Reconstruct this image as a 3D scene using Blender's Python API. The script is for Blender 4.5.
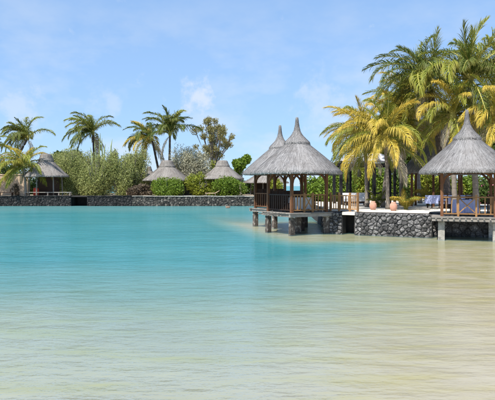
import bpy, math, random
import numpy as np
from mathutils import Vector, Matrix, noise as mnoise

for o in list(bpy.data.objects):
    bpy.data.objects.remove(o, do_unlink=True)
scene = bpy.context.scene
COL = scene.collection
R = math.radians

# ------------------------------------------------------------------ camera
F = 530.0; CX = 247.5; HY = 186.0; CH = 2.5        # focal length in photo pixels, horizon row, eye height over the water
cam_d = bpy.data.cameras.new('camera'); cam = bpy.data.objects.new('camera', cam_d); COL.objects.link(cam)
cam.location = (0, 0, CH); cam.rotation_euler = (R(90), 0, 0)
cam_d.sensor_width = 36.0; cam_d.lens = F / 495.0 * 36.0
cam_d.shift_y = -(200.0 - HY) / 495.0
cam_d.clip_start = 0.1; cam_d.clip_end = 20000
scene.camera = cam
scene.render.resolution_x = 1024; scene.render.resolution_y = 827

# ------------------------------------------------------------------ sky + sun
SUN_EL = R(56); SUN_ROT = math.atan2(-0.50, -0.60)
world = bpy.data.worlds.new('World'); scene.world = world; world.use_nodes = True
nt = world.node_tree; nt.nodes.clear()
def wn(t, **k):
    n = nt.nodes.new(t)
    for a, b in k.items(): setattr(n, a, b)
    return n
w_out = wn('ShaderNodeOutputWorld'); w_bg = wn('ShaderNodeBackground')
w_sky = wn('ShaderNodeTexSky', sky_type='NISHITA', sun_disc=False, sun_elevation=SUN_EL, sun_rotation=SUN_ROT % (2*math.pi))
w_sky.altitude = 0; w_sky.air_density = 1.0; w_sky.dust_density = 0.0; w_sky.ozone_density = 3.0
w_bg.inputs['Strength'].default_value = 0.108
w_tc = wn('ShaderNodeTexCoord'); w_map = wn('ShaderNodeMapping')
w_map.inputs['Scale'].default_value = (1.0, 1.0, 2.1)
w_n = wn('ShaderNodeTexNoise'); w_n.inputs['Scale'].default_value = 7.0; w_n.inputs['Detail'].default_value = 7.0; w_n.inputs['Roughness'].default_value = 0.58
w_r = wn('ShaderNodeValToRGB'); w_r.color_ramp.elements[0].position = 0.46; w_r.color_ramp.elements[1].position = 0.80
w_sep = wn('ShaderNodeSeparateXYZ')
w_low = wn('ShaderNodeMapRange'); w_low.inputs['From Min'].default_value = 0.36; w_low.inputs['From Max'].default_value = 0.08
w_low.inputs['To Min'].default_value = 0.08; w_low.inputs['To Max'].default_value = 0.85
w_mul = wn('ShaderNodeMath', operation='MULTIPLY')
nt.links.new(w_tc.outputs['Generated'], w_map.inputs['Vector']); nt.links.new(w_map.outputs['Vector'], w_n.inputs['Vector'])
nt.links.new(w_n.outputs['Fac'], w_r.inputs['Fac']); nt.links.new(w_tc.outputs['Generated'], w_sep.inputs[0])
nt.links.new(w_sep.outputs['Z'], w_low.inputs['Value'])
nt.links.new(w_r.outputs['Color'], w_mul.inputs[0]); nt.links.new(w_low.outputs['Result'], w_mul.inputs[1])
# one brighter cumulus puff low over the far bank (direction in the world, not on screen)
def puff(az_deg, el_deg, size, amt):
    d = Vector((math.sin(R(az_deg))*math.cos(R(el_deg)), math.cos(R(az_deg))*math.cos(R(el_deg)), math.sin(R(el_deg))))
    n2 = wn('ShaderNodeTexNoise'); n2.inputs['Scale'].default_value = 34.0; n2.inputs['Detail'].default_value = 8.0; n2.inputs['Roughness'].default_value = 0.62
    nt.links.new(w_tc.outputs['Generated'], n2.inputs['Vector'])
    dist = wn('ShaderNodeVectorMath', operation='DISTANCE'); dist.inputs[1].default_value = d
    nt.links.new(w_tc.outputs['Generated'], dist.inputs[0])
    mr = wn('ShaderNodeMapRange'); mr.inputs['From Min'].default_value = size; mr.inputs['From Max'].default_value = 0.0
    nt.links.new(dist.outputs['Value'], mr.inputs['Value'])
    a = wn('ShaderNodeMath', operation='ADD'); nt.links.new(mr.outputs['Result'], a.inputs[0]); k2 = wn('ShaderNodeMath', operation='MULTIPLY'); k2.inputs[1].default_value = 2.2; nt.links.new(n2.outputs['Fac'], k2.inputs[0]); nt.links.new(k2.outputs[0], a.inputs[1])
    m2 = wn('ShaderNodeMapRange', interpolation_type='SMOOTHSTEP'); m2.inputs['From Min'].default_value = 1.30; m2.inputs['From Max'].default_value = 2.15
    m2.inputs['To Max'].default_value = amt
    nt.links.new(a.outputs[0], m2.inputs['Value'])
    return m2.outputs['Result']
last = w_mul.outputs[0]
for pf in ((-5.4, 9.6, 0.055, 0.75), (-14.6, 9.0, 0.05, 0.35), (8.0, 8.6, 0.09, 0.4), (-23.5, 7.6, 0.08, 0.45)):
    mx = wn('ShaderNodeMath', operation='MAXIMUM'); nt.links.new(last, mx.inputs[0]); nt.links.new(puff(*pf), mx.inputs[1]); last = mx.outputs[0]
w_mix = wn('ShaderNodeMixRGB'); w_mix.inputs['Color2'].default_value = (3.9, 4.25, 4.75, 1)
# soft humid-air response: compress the horizon brightening of the clear-sky model
w_gam = wn('ShaderNodeGamma'); w_gam.inputs['Gamma'].default_value = 0.36; nt.links.new(w_sky.outputs['Color'], w_gam.inputs['Color'])
w_tint = wn('ShaderNodeMixRGB', blend_type='MULTIPLY'); w_tint.inputs['Fac'].default_value = 1.0; w_tint.inputs['Color2'].default_value = (1.37, 1.90, 2.66, 1); nt.links.new(w_gam.outputs['Color'], w_tint.inputs['Color1'])
nt.links.new(last, w_mix.inputs['Fac']); nt.links.new(w_tint.outputs['Color'], w_mix.inputs['Color1'])
nt.links.new(w_mix.outputs['Color'], w_bg.inputs['Color']); nt.links.new(w_bg.outputs['Background'], w_out.inputs['Surface'])

sun_d = bpy.data.lights.new('sun', 'SUN'); sun = bpy.data.objects.new('sun', sun_d); COL.objects.link(sun)
sun_d.energy = 4.0; sun_d.angle = R(0.53); sun_d.color = (1.0, 0.955, 0.88)
sdir = Vector((math.sin(SUN_ROT)*math.cos(SUN_EL), math.cos(SUN_ROT)*math.cos(SUN_EL), math.sin(SUN_EL)))
sun.rotation_euler = sdir.to_track_quat('Z', 'Y').to_euler(); sun.location = (-20, -20, 40)

vs = scene.view_settings
vs.view_transform = 'Standard'; vs.look = 'None'; vs.exposure = 0.92; vs.gamma = 1.0; vs.use_curve_mapping = False
scene.cycles.transparent_max_bounces = 24
scene.cycles.max_bounces = 5; scene.cycles.diffuse_bounces = 2; scene.cycles.glossy_bounces = 2; scene.cycles.transmission_bounces = 3

# ------------------------------------------------------------------ helpers
rng = random.Random(7)
def gx(px, D): return (px - CX) / F * D               # sideways metres of a photo column at depth D
def gz(py, D): return CH - (py - HY) / F * D           # height over the water of a photo row at depth D

def tag(o, label=None, cat=None, group=None, kind=None):
    if label: o['label'] = label
    if cat: o['category'] = cat
    if group: o['group'] = group
    if kind: o['kind'] = kind
    return o
def empty(name, loc=(0, 0, 0), rz=0.0, parent=None):
    o = bpy.data.objects.new(name, None); COL.objects.link(o)
    o.location = loc; o.rotation_euler = (0, 0, rz); o.empty_display_size = 0.3
    if parent: o.parent = parent
    return o
def link(name, data, parent=None, loc=(0, 0, 0), rot=(0, 0, 0), scale=(1, 1, 1)):
    o = bpy.data.objects.new(name, data); COL.objects.link(o)
    o.location = loc; o.rotation_euler = rot; o.scale = scale
    if parent: o.parent = parent
    return o
def copy_tree(o, parent=None):
    c = o.copy(); COL.objects.link(c); c.parent = parent
    for ch in list(o.children): copy_tree(ch, c)
    return c

class MB:
    def __init__(s): s.v = []; s.f = []; s.m = []; s.c = []
    def face(s, idx, mi=0): s.f.append(idx); s.m.append(mi)
    def vert(s, p, c=(0.5, 0.5, 0.5)):
        s.v.append(tuple(p)); s.c.append((c[0], c[1], c[2], 1.0)); return len(s.v) - 1
    def box(s, c, size, rot=None, col=(0.5, 0.5, 0.5), mi=0, taper=1.0, jit=0.0, cham=0.0):
        hx, hy, hz = size[0]/2, size[1]/2, size[2]/2
        M = rot.to_3x3() if rot is not None else Matrix.Identity(3)
        i0 = len(s.v)
        for z in (-1, 1):
            k = taper if z > 0 else 1.0
            for x, y in ((-1, -1), (1, -1), (1, 1), (-1, 1)):
                p = Vector((x*hx*k + rng.uniform(-jit, jit), y*hy*k + rng.uniform(-jit, jit), z*hz + rng.uniform(-jit, jit)))
                s.vert(Vector(c) + M @ p, col)
        for q in ((0, 3, 2, 1), (4, 5, 6, 7), (0, 1, 5, 4), (1, 2, 6, 5), (2, 3, 7, 6), (3, 0, 4, 7)):
            s.face([i0 + k for k in q], mi)
        return s
    def bar(s, a, b, w, h, col=(0.5, 0.5, 0.5), mi=0):
        a = Vector(a); b = Vector(b); d = b - a; L = d.length
        q = d.to_track_quat('X', 'Z').to_matrix()
        return s.box((a + b)/2, (L, w, h), q, col, mi)
    def tube(s, pts, rad, n=8, col=(0.5, 0.5, 0.5), mi=0, cap=True):
        pts = [Vector(p) for p in pts]; rings = []
        up = Vector((0, 0, 1))
        for i, p in enumerate(pts):
            t = (pts[min(i+1, len(pts)-1)] - pts[max(i-1, 0)]).normalized()
            ref = up if abs(t.z) < 0.9 else Vector((1, 0, 0))
            a = t.cross(ref).normalized(); b = a.cross(t).normalized()
            if i and a.dot(pa) < 0 and abs(t.z) < 0.9: pass
            pa = a
            rings.append([s.vert(p + (a*math.cos(2*math.pi*k/n) + b*math.sin(2*math.pi*k/n))*rad[i], col) for k in range(n)])
        for r0, r1 in zip(rings, rings[1:]):
            for k in range(n): s.face([r0[k], r0[(k+1) % n], r1[(k+1) % n], r1[k]], mi)
        if cap: s.face(rings[0][::-1], mi); s.face(rings[-1], mi)
        return s
    def lathe(s, prof, n=48, col=(0.5, 0.5, 0.5), mi=0, wob=0.0, c=(0, 0, 0), ell=1.0, ripple=0.0, seed=0):
        rings = []
        for j, (r, z) in enumerate(prof):
            ring = []
            for k in range(n):
                a = 2*math.pi*k/n
                w = mnoise.noise(Vector((math.cos(a)*2.2, math.sin(a)*2.2, z*0.8 + seed))) * wob
                rp = mnoise.noise(Vector((math.cos(a)*14, math.sin(a)*14, seed + 3.1))) * ripple
                rr = r*(1 + w) + rp*min(1, r*2)
                ring.append(s.vert((c[0] + rr*math.cos(a)*ell, c[1] + rr*math.sin(a), c[2] + z + w*0.25 + rp*0.5), col))
            rings.append(ring)
        for r0, r1 in zip(rings, rings[1:]):
            for k in range(n): s.face([r0[k], r0[(k+1) % n], r1[(k+1) % n], r1[k]], mi)
        return s
    def mesh(s, name, mats, smooth=False):
        me = bpy.data.meshes.new(name); me.from_pydata(s.v, [], s.f)
        for m in (mats if isinstance(mats, (list, tuple)) else [mats]): me.materials.append(m)
        me.polygons.foreach_set('material_index', s.m)
        at = me.color_attributes.new('tint', 'FLOAT_COLOR', 'POINT'); at.data.foreach_set('color', np.array(s.c, dtype=np.float32).ravel())
        if smooth: me.polygons.foreach_set('use_smooth', [True]*len(s.f))
        me.update(); return me
    def build(s, name, mats, parent=None, smooth=False, **k):
        return link(name, s.mesh(name, mats, smooth), parent, **k)

# ------------------------------------------------------------------ materials
class NT:
    def __init__(s, name):
        s.mat = bpy.data.materials.new(name); s.mat.use_nodes = True; s.t = s.mat.node_tree; s.t.nodes.clear()
        s.out = s.n('ShaderNodeOutputMaterial')
    def n(s, t, inp=None, **k):
        nd = s.t.nodes.new(t)
        for a, b in k.items(): setattr(nd, a, b)
        for a, b in (inp or {}).items(): s.set(nd.inputs[a], b)
        return nd
    def set(s, sock, v):
        if isinstance(v, bpy.types.NodeSocket): s.t.links.new(v, sock)
        else: sock.default_value = v
    def noise(s, scale, detail=4, rough=0.55, vec=None, stretch=None, coord='Object', dim='3D'):
        if vec is None:
            tc = s.n('ShaderNodeTexCoord'); vec = tc.outputs[coord]
        if stretch:
            mp = s.n('ShaderNodeMapping', {'Vector': vec, 'Scale': stretch}); vec = mp.outputs[0]
        return s.n('ShaderNodeTexNoise', {'Vector': vec, 'Scale': scale, 'Detail': detail, 'Roughness': rough}, noise_dimensions=dim).outputs['Fac']
    def mix(s, fac, a, b, mode='MIX'):
        return s.n('ShaderNodeMixRGB', {'Fac': fac, 'Color1': a, 'Color2': b}, blend_type=mode).outputs[0]
    def math(s, op, a, b=0.0):
        return s.n('ShaderNodeMath', {0: a, 1: b}, operation=op).outputs[0]
    def rng(s, v, a, b, c=0.0, d=1.0):
        return s.n('ShaderNodeMapRange', {'Value': v, 'From Min': a, 'From Max': b, 'To Min': c, 'To Max': d}).outputs[0]
    def rand(s): return s.n('ShaderNodeObjectInfo').outputs['Random']
    def attr(s, name='tint'):
        a = s.n('ShaderNodeAttribute', attribute_name=name); sp = s.n('ShaderNodeSeparateColor', {0: a.outputs['Color']})
        return sp.outputs
    def bump(s, h, dist, strength=1.0): return s.n('ShaderNodeBump', {'Height': h, 'Distance': dist, 'Strength': strength}).outputs[0]
    def pbr(s, col, rough=0.8, normal=None, spec=0.3, **k):
        d = {'Base Color': col, 'Roughness': rough, 'Specular IOR Level': spec}
        if normal is not None: d['Normal'] = normal
        d.update(k)
        return s.n('ShaderNodeBsdfPrincipled', d).outputs[0]
    def done(s, sh): s.t.links.new(sh, s.out.inputs['Surface']); return s.mat
def rgb(r, g, b): return (r, g, b, 1.0)

def m_surface(name, c1, c2, scale=3.0, rough=0.85, bump=0.01, c3=None, stretch=None, objvar=0.25, spec=0.25):
    t = NT(name)
    n1 = t.noise(scale, 5, 0.6, stretch=stretch)
    col = t.mix(t.rng(n1, 0.3, 0.7), c1, c2)
    n2 = t.noise(scale*6.3, 3, 0.6, stretch=stretch)
    if c3: col = t.mix(t.rng(t.noise(scale*2.7, 3), 0.52, 0.68), col, c3)
    col = t.mix(0.55, col, t.mix(n2, rgb(.25, .25, .25), rgb(.75, .75, .75)), 'OVERLAY')
    v = t.rng(t.rand(), 0, 1, 1-objvar, 1+objvar)
    a = t.attr(); v2 = t.rng(a[0], 0, 1, 0.6, 1.4)
    col = t.n('ShaderNodeVectorMath', {0: col, 'Scale': t.math('MULTIPLY', v, v2)}, operation='SCALE').outputs[0]
    return t.done(t.pbr(col, rough, t.bump(t.math('ADD', n1, t.math('MULTIPLY', n2, 0.4)), bump), spec))

M = {}
M['wood'] = m_surface('brown wood', rgb(.11, .045, .02), rgb(.18, .085, .04), 2.5, 0.7, 0.004, stretch=(3, 3, 1))
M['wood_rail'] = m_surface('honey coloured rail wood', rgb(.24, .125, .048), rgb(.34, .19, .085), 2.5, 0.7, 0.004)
M['wood_dark'] = m_surface('dark stained and shaded wood', rgb(.035, .02, .014), rgb(.06, .032, .02), 2.5, 0.6, 0.003)
M['deck'] = m_surface('weathered deck boards', rgb(.19, .17, .145), rgb(.29, .265, .235), 3.0, 0.85, 0.004, stretch=(1, 6, 1))
M['black_wood'] = m_surface('black painted timber', rgb(.012, .012, .015), rgb(.02, .02, .022), 4, 0.45, 0.002)
M['concrete'] = m_surface('pale concrete', rgb(.50, .47, .41), rgb(.36, .34, .30), 3, 0.9, 0.01, c3=rgb(.24, .23, .2))
M['pile_stone'] = m_surface('weathered dark pile', rgb(.12, .10, .085), rgb(.06, .05, .043), 2.2, 0.9, 0.02, c3=rgb(.32, .29, .25))
M['stone'] = m_surface('dark basalt stone', rgb(.055, .053, .055), rgb(.125, .12, .117), 6, 0.85, 0.015, c3=rgb(.27, .26, .245), objvar=0.6)
M['stone_far'] = m_surface('black basalt stone', rgb(.012, .012, .013), rgb(.03, .029, .028), 1.6, 0.85, 0.015, c3=rgb(.075, .07, .065), objvar=0.0)
M['stone_far_grey'] = m_surface('grey basalt stone', rgb(.032, .03, .028), rgb(.075, .069, .06), 1.2, 0.85, 0.015, c3=rgb(.20, .18, .15), objvar=0.0)
M['mortar'] = m_surface('dark wall core', rgb(.03, .029, .028), rgb(.055, .05, .047), 3, 0.95, 0.01, objvar=0)
M['joint'] = m_surface('grey wall joints', rgb(.07, .068, .064), rgb(.125, .12, .113), 4, 0.95, 0.01, objvar=0)
M['sand'] = m_surface('pale coral sand', rgb(.58, .52, .44), rgb(.68, .63, .55), 0.8, 0.95, 0.01, objvar=0)
M['beige_wall'] = m_surface('beige render', rgb(.50, .37, .25), rgb(.58, .44, .31), 0.7, 0.9, 0.01, c3=rgb(.42, .31, .21))
M['terracotta'] = m_surface('terracotta', rgb(.42, .215, .15), rgb(.48, .28, .21), 4, 0.75, 0.003)
M['cloth'] = m_surface('lavender cloth', rgb(.40, .45, .72), rgb(.46, .51, .78), 2, 0.85, 0.002, objvar=0.05)
M['cloth_white'] = m_surface('white cloth', rgb(.72, .72, .74), rgb(.80, .80, .80), 2, 0.85, 0.002, objvar=0.05)
M['canvas'] = m_surface('pale grey roof canvas', rgb(.40, .40, .45), rgb(.48, .48, .52), 1, 0.7, 0.002)
M['red'] = m_surface('red plastic', rgb(.55, .06, .03), rgb(.6, .08, .04), 1, 0.5, 0.0)
M['metal_black'] = m_surface('black metal', rgb(.015, .015, .015), rgb(.02, .02, .02), 4, 0.4, 0.0, spec=0.5)
M['lamp_glass'] = m_surface('smoked glass', rgb(.03, .03, .03), rgb(.05, .045, .04), 4, 0.15, 0.0, spec=0.5)
M['rock'] = m_surface('brown rock', rgb(.22, .15, .11), rgb(.3, .22, .16), 4, 0.9, 0.02)
M['soil'] = m_surface('dry soil', rgb(.33, .25, .17), rgb(.42, .34, .24), 0.5, 0.95, 0.02, c3=rgb(.26, .22, .12), objvar=0)

def m_thatch(name, c1, c2, dark):
    t = NT(name)
    geo = t.n('ShaderNodeNewGeometry'); tc = t.n('ShaderNodeTexCoord')
    sp = t.n('ShaderNodeSeparateXYZ', {0: tc.outputs['Object']})
    ang = t.n('ShaderNodeMath', {0: sp.outputs['Y'], 1: sp.outputs['X']}, operation='ARCTAN2').outputs[0]
    cv = t.n('ShaderNodeCombineXYZ', {'X': t.math('MULTIPLY', ang, 16.0), 'Y': t.math('MULTIPLY', sp.outputs['Z'], 1.3), 'Z': 0.0}).outputs[0]
    n1 = t.n('ShaderNodeTexNoise', {'Vector': cv, 'Scale': 1.6, 'Detail': 6, 'Roughness': 0.7}).outputs['Fac']
    n2 = t.noise(1.4, 4, 0.6)
    a = t.attr()
    col = t.mix(t.rng(n1, 0.3, 0.7), c1, c2)
    col = t.mix(t.rng(n2, 0.45, 0.7, 0, 0.55), col, dark)
    v = t.math('MULTIPLY', t.rng(a[0], 0, 1, 0.78, 1.22), t.rng(t.rand(), 0, 1, .94, 1.06))
    col = t.n('ShaderNodeVectorMath', {0: col, 'Scale': v}, operation='SCALE').outputs[0]
    return t.done(t.pbr(col, 0.9, t.bump(n1, 0.03), 0.15))
M['thatch'] = m_thatch('weathered grey thatch', rgb(.215, .207, .203), rgb(.345, .335, .33), rgb(.165, .15, .14))
M['thatch_far'] = m_thatch('old brown grey thatch', rgb(.19, .172, .155), rgb(.30, .275, .25), rgb(.135, .115, .10))

def m_leaf(name, c1, c2, tip, c_obj, trans=0.35, objamt=0.5, rough=0.5, inner=None):
    t = NT(name); a = t.attr()
    col = t.mix(a[0], c1, c2)
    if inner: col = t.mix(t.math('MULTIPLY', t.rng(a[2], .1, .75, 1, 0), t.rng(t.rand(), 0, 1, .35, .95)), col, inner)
    col = t.mix(t.math('MULTIPLY', t.rand(), objamt), col, c_obj)
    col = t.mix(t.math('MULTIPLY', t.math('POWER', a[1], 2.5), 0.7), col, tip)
    p = t.pbr(col, rough, None, 0.25)
    tr = t.n('ShaderNodeBsdfTranslucent', {'Color': col}).outputs[0]
    return t.done(t.n('ShaderNodeMixShader', {0: trans, 1: p, 2: tr}).outputs[0])
M['fr_green'] = m_leaf('deep green frond', rgb(.035, .07, .012), rgb(.09, .14, .025), rgb(.25, .21, .04), rgb(.18, .19, .03))
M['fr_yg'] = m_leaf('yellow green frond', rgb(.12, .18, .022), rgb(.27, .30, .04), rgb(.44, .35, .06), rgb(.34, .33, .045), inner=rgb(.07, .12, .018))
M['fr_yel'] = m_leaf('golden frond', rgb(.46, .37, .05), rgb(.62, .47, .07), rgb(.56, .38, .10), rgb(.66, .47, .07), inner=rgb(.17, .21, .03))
M['fr_dead'] = m_leaf('dry frond', rgb(.36, .29, .19), rgb(.48, .41, .30), rgb(.40, .32, .22), rgb(.50, .45, .36), trans=0.2)
M['rachis'] = m_surface('frond rib', rgb(.30, .28, .07), rgb(.38, .33, .09), 3, 0.6, 0.0)
M['trunk'] = m_surface('ringed grey palm trunk', rgb(.16, .135, .11), rgb(.27, .235, .20), 2.0, 0.9, 0.02, stretch=(1, 1, 7))
M['trunk_dark'] = m_surface('dark palm trunk', rgb(.075, .06, .048), rgb(.13, .105, .085), 2.0, 0.9, 0.02, stretch=(1, 1, 7))
M['bark'] = m_surface('grey bark', rgb(.16, .14, .12), rgb(.25, .225, .20), 3.0, 0.9, 0.02, stretch=(1, 1, .3))
M['bark_pale'] = m_surface('bleached twigs', rgb(.42, .38, .30), rgb(.54, .49, .40), 3.0, 0.9, 0.01)
M['lf_bright'] = m_leaf('bright leaf', rgb(.09, .17, .02), rgb(.22, .31, .035), rgb(.24, .29, .04), rgb(.16, .23, .03))
M['lf_mid'] = m_leaf('mid green leaf', rgb(.045, .09, .02), rgb(.10, .16, .035), rgb(.12, .16, .04), rgb(.09, .14, .03))
M['lf_lime'] = m_leaf('lime leaf', rgb(.20, .27, .03), rgb(.34, .36, .05), rgb(.38, .33, .05), rgb(.28, .31, .04))
M['lf_tam'] = m_leaf('feathery grey green leaf', rgb(.21, .25, .07), rgb(.40, .42, .155), rgb(.46, .43, .20), rgb(.35, .38, .125))
M['lf_olive'] = m_leaf('olive leaf', rgb(.17, .17, .06), rgb(.32, .29, .11), rgb(.38, .29, .12), rgb(.27, .24, .08))
M['lf_grey'] = m_leaf('grey twig', rgb(.36, .34, .25), rgb(.50, .47, .36), rgb(.42, .42, .20), rgb(.42, .41, .27), trans=0.25)
M['lf_dry'] = m_leaf('dry brown brush', rgb(.10, .075, .05), rgb(.17, .13, .09), rgb(.2, .16, .1), rgb(.14, .1, .07), trans=0.1)
M['flower'] = m_leaf('pink blossom', rgb(.60, .10, .22), rgb(.70, .25, .35), rgb(.7, .3, .4), rgb(.65, .15, .3))
M['cactus'] = m_surface('pale green cactus', rgb(.25, .30, .13), rgb(.34, .38, .18), 3, 0.7, 0.01)

# ------------------------------------------------------------------ water, seabed, ground
def sstep(a, b, x):
    t = np.clip((x - a)/(b - a), 0, 1); return t*t*(3 - 2*t)
def depth_at(x, y):
    """Water depth in metres (negative = dry sand), arrays in, array out."""
    wob = 1.1*np.sin(x*0.31 + 0.6) + 0.7*np.sin(x*0.83 + y*0.1) + 0.5*np.sin(x*1.7 + 2 + y*.35)
    near = np.minimum(-0.17 + 0.045*(y + 3), 0.52)                  # beach sloping in from behind the camera
    ys = y + wob*0.35 - np.maximum(x + 1.0, 0)*0.95
    d = near + 2.7*sstep(9.5, 21.0, ys)
    # sandy apron along the right bank, round the gazebo piles
    edge = 3.9 + (28.0 - y)*0.28
    ap1 = sstep(-5.6, -2.0, x - edge + 0.35*wob) * sstep(20.0, 25.0, y + .3*wob) * (1 - sstep(33, 52, y))
    ap2 = sstep(-1.2, 4.2, x - 0.24*(y - 6) + .35*wob)*(1 - sstep(40, 60, y))
    ap = np.maximum(ap1, ap2)
    d = d*(1 - ap) + np.minimum(d, 0.10 + .12*ap1)*ap
    # paler water in front of the far wall
    far = sstep(38, 60, y)*(1 - sstep(100, 200, y))
    d = d*(1 - 0.45*far)
    d = d + 4.0*sstep(110, 400, y)
    return d
def spaced(lo, hi, step, ext, k=1.35):
    c = list(np.arange(lo, hi + 1e-6, step)); s = step
    a = c[-1]
    while a < ext: s *= k; a += s; c.append(a)
    s = step; a = c[0]; pre = []
    while a > -ext: s *= k; a -= s; pre.append(a)
    return np.array(pre[::-1] + c)
XS = spaced(-34, 26, 0.4, 9000); YS = spaced(-4, 72, 0.4, 9000)
gxx, gyy = np.meshgrid(XS, YS); DEP = depth_at(gxx, gyy)
def grid(name, z, mat, dep):
    ny, nx = gxx.shape
    v = np.stack([gxx.ravel(), gyy.ravel(), z.ravel()], 1)
    idx = np.arange(nx*ny).reshape(ny, nx)
    f = np.stack([idx[:-1, :-1].ravel(), idx[:-1, 1:].ravel(), idx[1:, 1:].ravel(), idx[1:, :-1].ravel()], 1)
    me = bpy.data.meshes.new(name); me.vertices.add(len(v)); me.vertices.foreach_set('co', v.astype(np.float32).ravel())
    me.loops.add(f.size); me.loops.foreach_set('vertex_index', f.ravel().astype(np.int32))
    me.polygons.add(len(f)); me.polygons.foreach_set('loop_start', np.arange(0, f.size, 4, dtype=np.int32))
    at = me.attributes.new('depth', 'FLOAT', 'POINT'); at.data.foreach_set('value', dep.ravel().astype(np.float32))
    me.polygons.foreach_set('use_smooth', np.ones(len(f), dtype=bool))
    me.materials.append(mat); me.update(calc_edges=True); me.validate()
    return link(name, me)

def m_seabed():
    t = NT('rippled sand bed'); tc = t.n('ShaderNodeTexCoord').outputs['Object']
    n1 = t.noise(0.35, 5, 0.6, vec=tc); n2 = t.noise(1.0, 4, 0.6, vec=tc, stretch=(.35, 2.0, 1)); n3 = t.noise(0.9, 4, 0.65, vec=tc)
    col = t.mix(t.rng(n1, .3, .7), rgb(.365, .29, .21), rgb(.43, .35, .262))
    col = t.mix(t.rng(n2, .48, .66, 0, .65), col, rgb(.38, .30, .12))
    dep = t.n('ShaderNodeAttribute', attribute_name='depth').outputs['Fac']
    # weed and rubble patches on the bed towards the right bank
    sx = t.n('ShaderNodeSeparateXYZ', {0: tc})
    right = t.math('MULTIPLY', t.rng(sx.outputs['X'], -1.0, 5.0), t.rng(sx.outputs['Y'], 7.0, 15.0))
    weed = t.math('MULTIPLY', t.rng(n3, .36, .60, .25, 1.0), right)
    col = t.mix(t.math('MULTIPLY', weed, .8), col, rgb(.30, .24, .09))
    return t.done(t.pbr(col, .95, t.bump(n2, 0.02), .1))
bed = grid('seabed', -(0.13*np.maximum(DEP, 0) + np.minimum(DEP, 0)) - 0.02, m_seabed(), DEP)
tag(bed, 'pale rippled sand bed sloping under the shallow lagoon water', 'seabed', kind='structure')

def m_water():
    t = NT('lagoon water'); pos = t.n('ShaderNodeNewGeometry').outputs['Position']
    dep = t.math('MAXIMUM', t.n('ShaderNodeAttribute', attribute_name='depth').outputs['Fac'], 0.0)
    # wavelets: elongated across the view by the onshore breeze, three sizes
    a = t.noise(1.0, 2, .5, vec=pos, dim='2D', stretch=(.35, 1.0, 1))
    b = t.noise(1.0, 2, .5, vec=pos, dim='2D', stretch=(1.2, 3.2, 1))
    c = t.noise(1.0, 3, .6, vec=pos, dim='2D', stretch=(4.5, 10, 1))
    h = t.math('ADD', t.math('MULTIPLY', a, 0.11), t.math('ADD', t.math('MULTIPLY', b, 0.072), t.math('MULTIPLY', c, 0.032)))
    gust = t.noise(.12, 3, .6, vec=pos, dim='2D', stretch=(.6, 1.5, 1))             # cat's paws: rougher and calmer patches
    h = t.math('MULTIPLY', h, t.rng(gust, .3, .7, .55, 1.25))
    nrm = t.bump(h, 1.0)                     # facet slopes, for how much each facet mirrors
    nrg = t.bump(h, 0.48)                    # mean slope, for where the mirrored ray goes
    fac = t.math('SUBTRACT', 1.0, t.math('POWER', 0.46, dep))       # how much of the light is scattered back by the water body
    tint = t.n('ShaderNodeCombineColor', {0: t.math('POWER', .68, dep), 1: t.math('POWER', .90, dep), 2: t.math('POWER', .90, dep)}).outputs[0]
    n1 = t.noise(.16, 4, .6, vec=pos, dim='2D', stretch=(.7, 1.6, 1))
    body = t.mix(t.rng(dep, .3, 2.6), rgb(.25, .41, .385), rgb(.040, .205, .225))
    body = t.mix(t.rng(n1, .35, .7, 0, .5), body, rgb(.07, .265, .275))
    under = t.n('ShaderNodeMixShader', {0: fac, 1: t.n('ShaderNodeBsdfTransparent', {0: tint}).outputs[0], 2: t.n('ShaderNodeBsdfDiffuse', {'Color': body}).outputs[0]}).outputs[0]
    inc = t.n('ShaderNodeNewGeometry').outputs['Incoming']
    cs = t.math('MAXIMUM', t.n('ShaderNodeVectorMath', {0: inc, 1: nrm}, operation='DOT_PRODUCT').outputs['Value'], .16)
    fr = t.math('ADD', .02, t.math('MULTIPLY', .98, t.math('POWER', t.math('SUBTRACT', 1.0, cs), 5.0)))      # Schlick for water
    gl = t.n('ShaderNodeBsdfGlossy', {'Color': rgb(.95, .97, 1), 'Roughness': .10, 'Normal': nrg}).outputs[0]
    return t.done(t.n('ShaderNodeMixShader', {0: t.math('MULTIPLY', fr, .85), 1: under, 2: gl}).outputs[0])
wat = grid('water', np.zeros_like(DEP), m_water(), DEP)
tag(wat, 'clear turquoise lagoon water, sandy in the foreground shallows', 'water', kind='structure')

def slab(name, poly, z0, z1, mat, label, cat='ground'):
    n = len(poly); mb = MB()
    for z in (z0, z1):
        for x, y in poly: mb.vert((x, y, z))
    mb.face(list(range(n, 2*n)))
    for k in range(n): mb.face([k, (k+1) % n, n + (k+1) % n, n + k], 1)
    o = mb.build(name, [mat, M['mortar']]); return tag(o, label, cat, kind='structure')
TZ = 1.15; FZ = 1.25
FARW = 66.0
# right-hand terrace polygon (front edge follows the stone wall)
WALL_R = [(4.35, 28.15), (4.95, 27.75), (5.55, 27.4), (8.95, 25.75)]
slab('terrace_ground', [(4.45, 28.45), (4.93, 28.12), (5.1, 28.95), (5.75, 28.6), (5.58, 27.75), (8.9, 26.05), (9.35, 27.2), (12.6, 26.3), (16, 26.2), (60, 26), (60, 150), (9, 150), (6.2, 60), (5.0, 40)], -1.5, TZ, M['sand'],
     'pale sandy terrace behind the stone wall on the right bank')
slab('far_bank_ground', [(-70, FARW + .35), (gx(71, FARW), FARW + .35), (gx(71, FARW), FARW + 2.5), (gx(87, FARW), FARW + 2.5), (gx(87, FARW), FARW + .35), (8, FARW + .35), (9, 72), (2, 92), (-70, 100)], -3, FZ - .02, M['soil'],
     'dry sandy bank behind the far stone wall')

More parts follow.
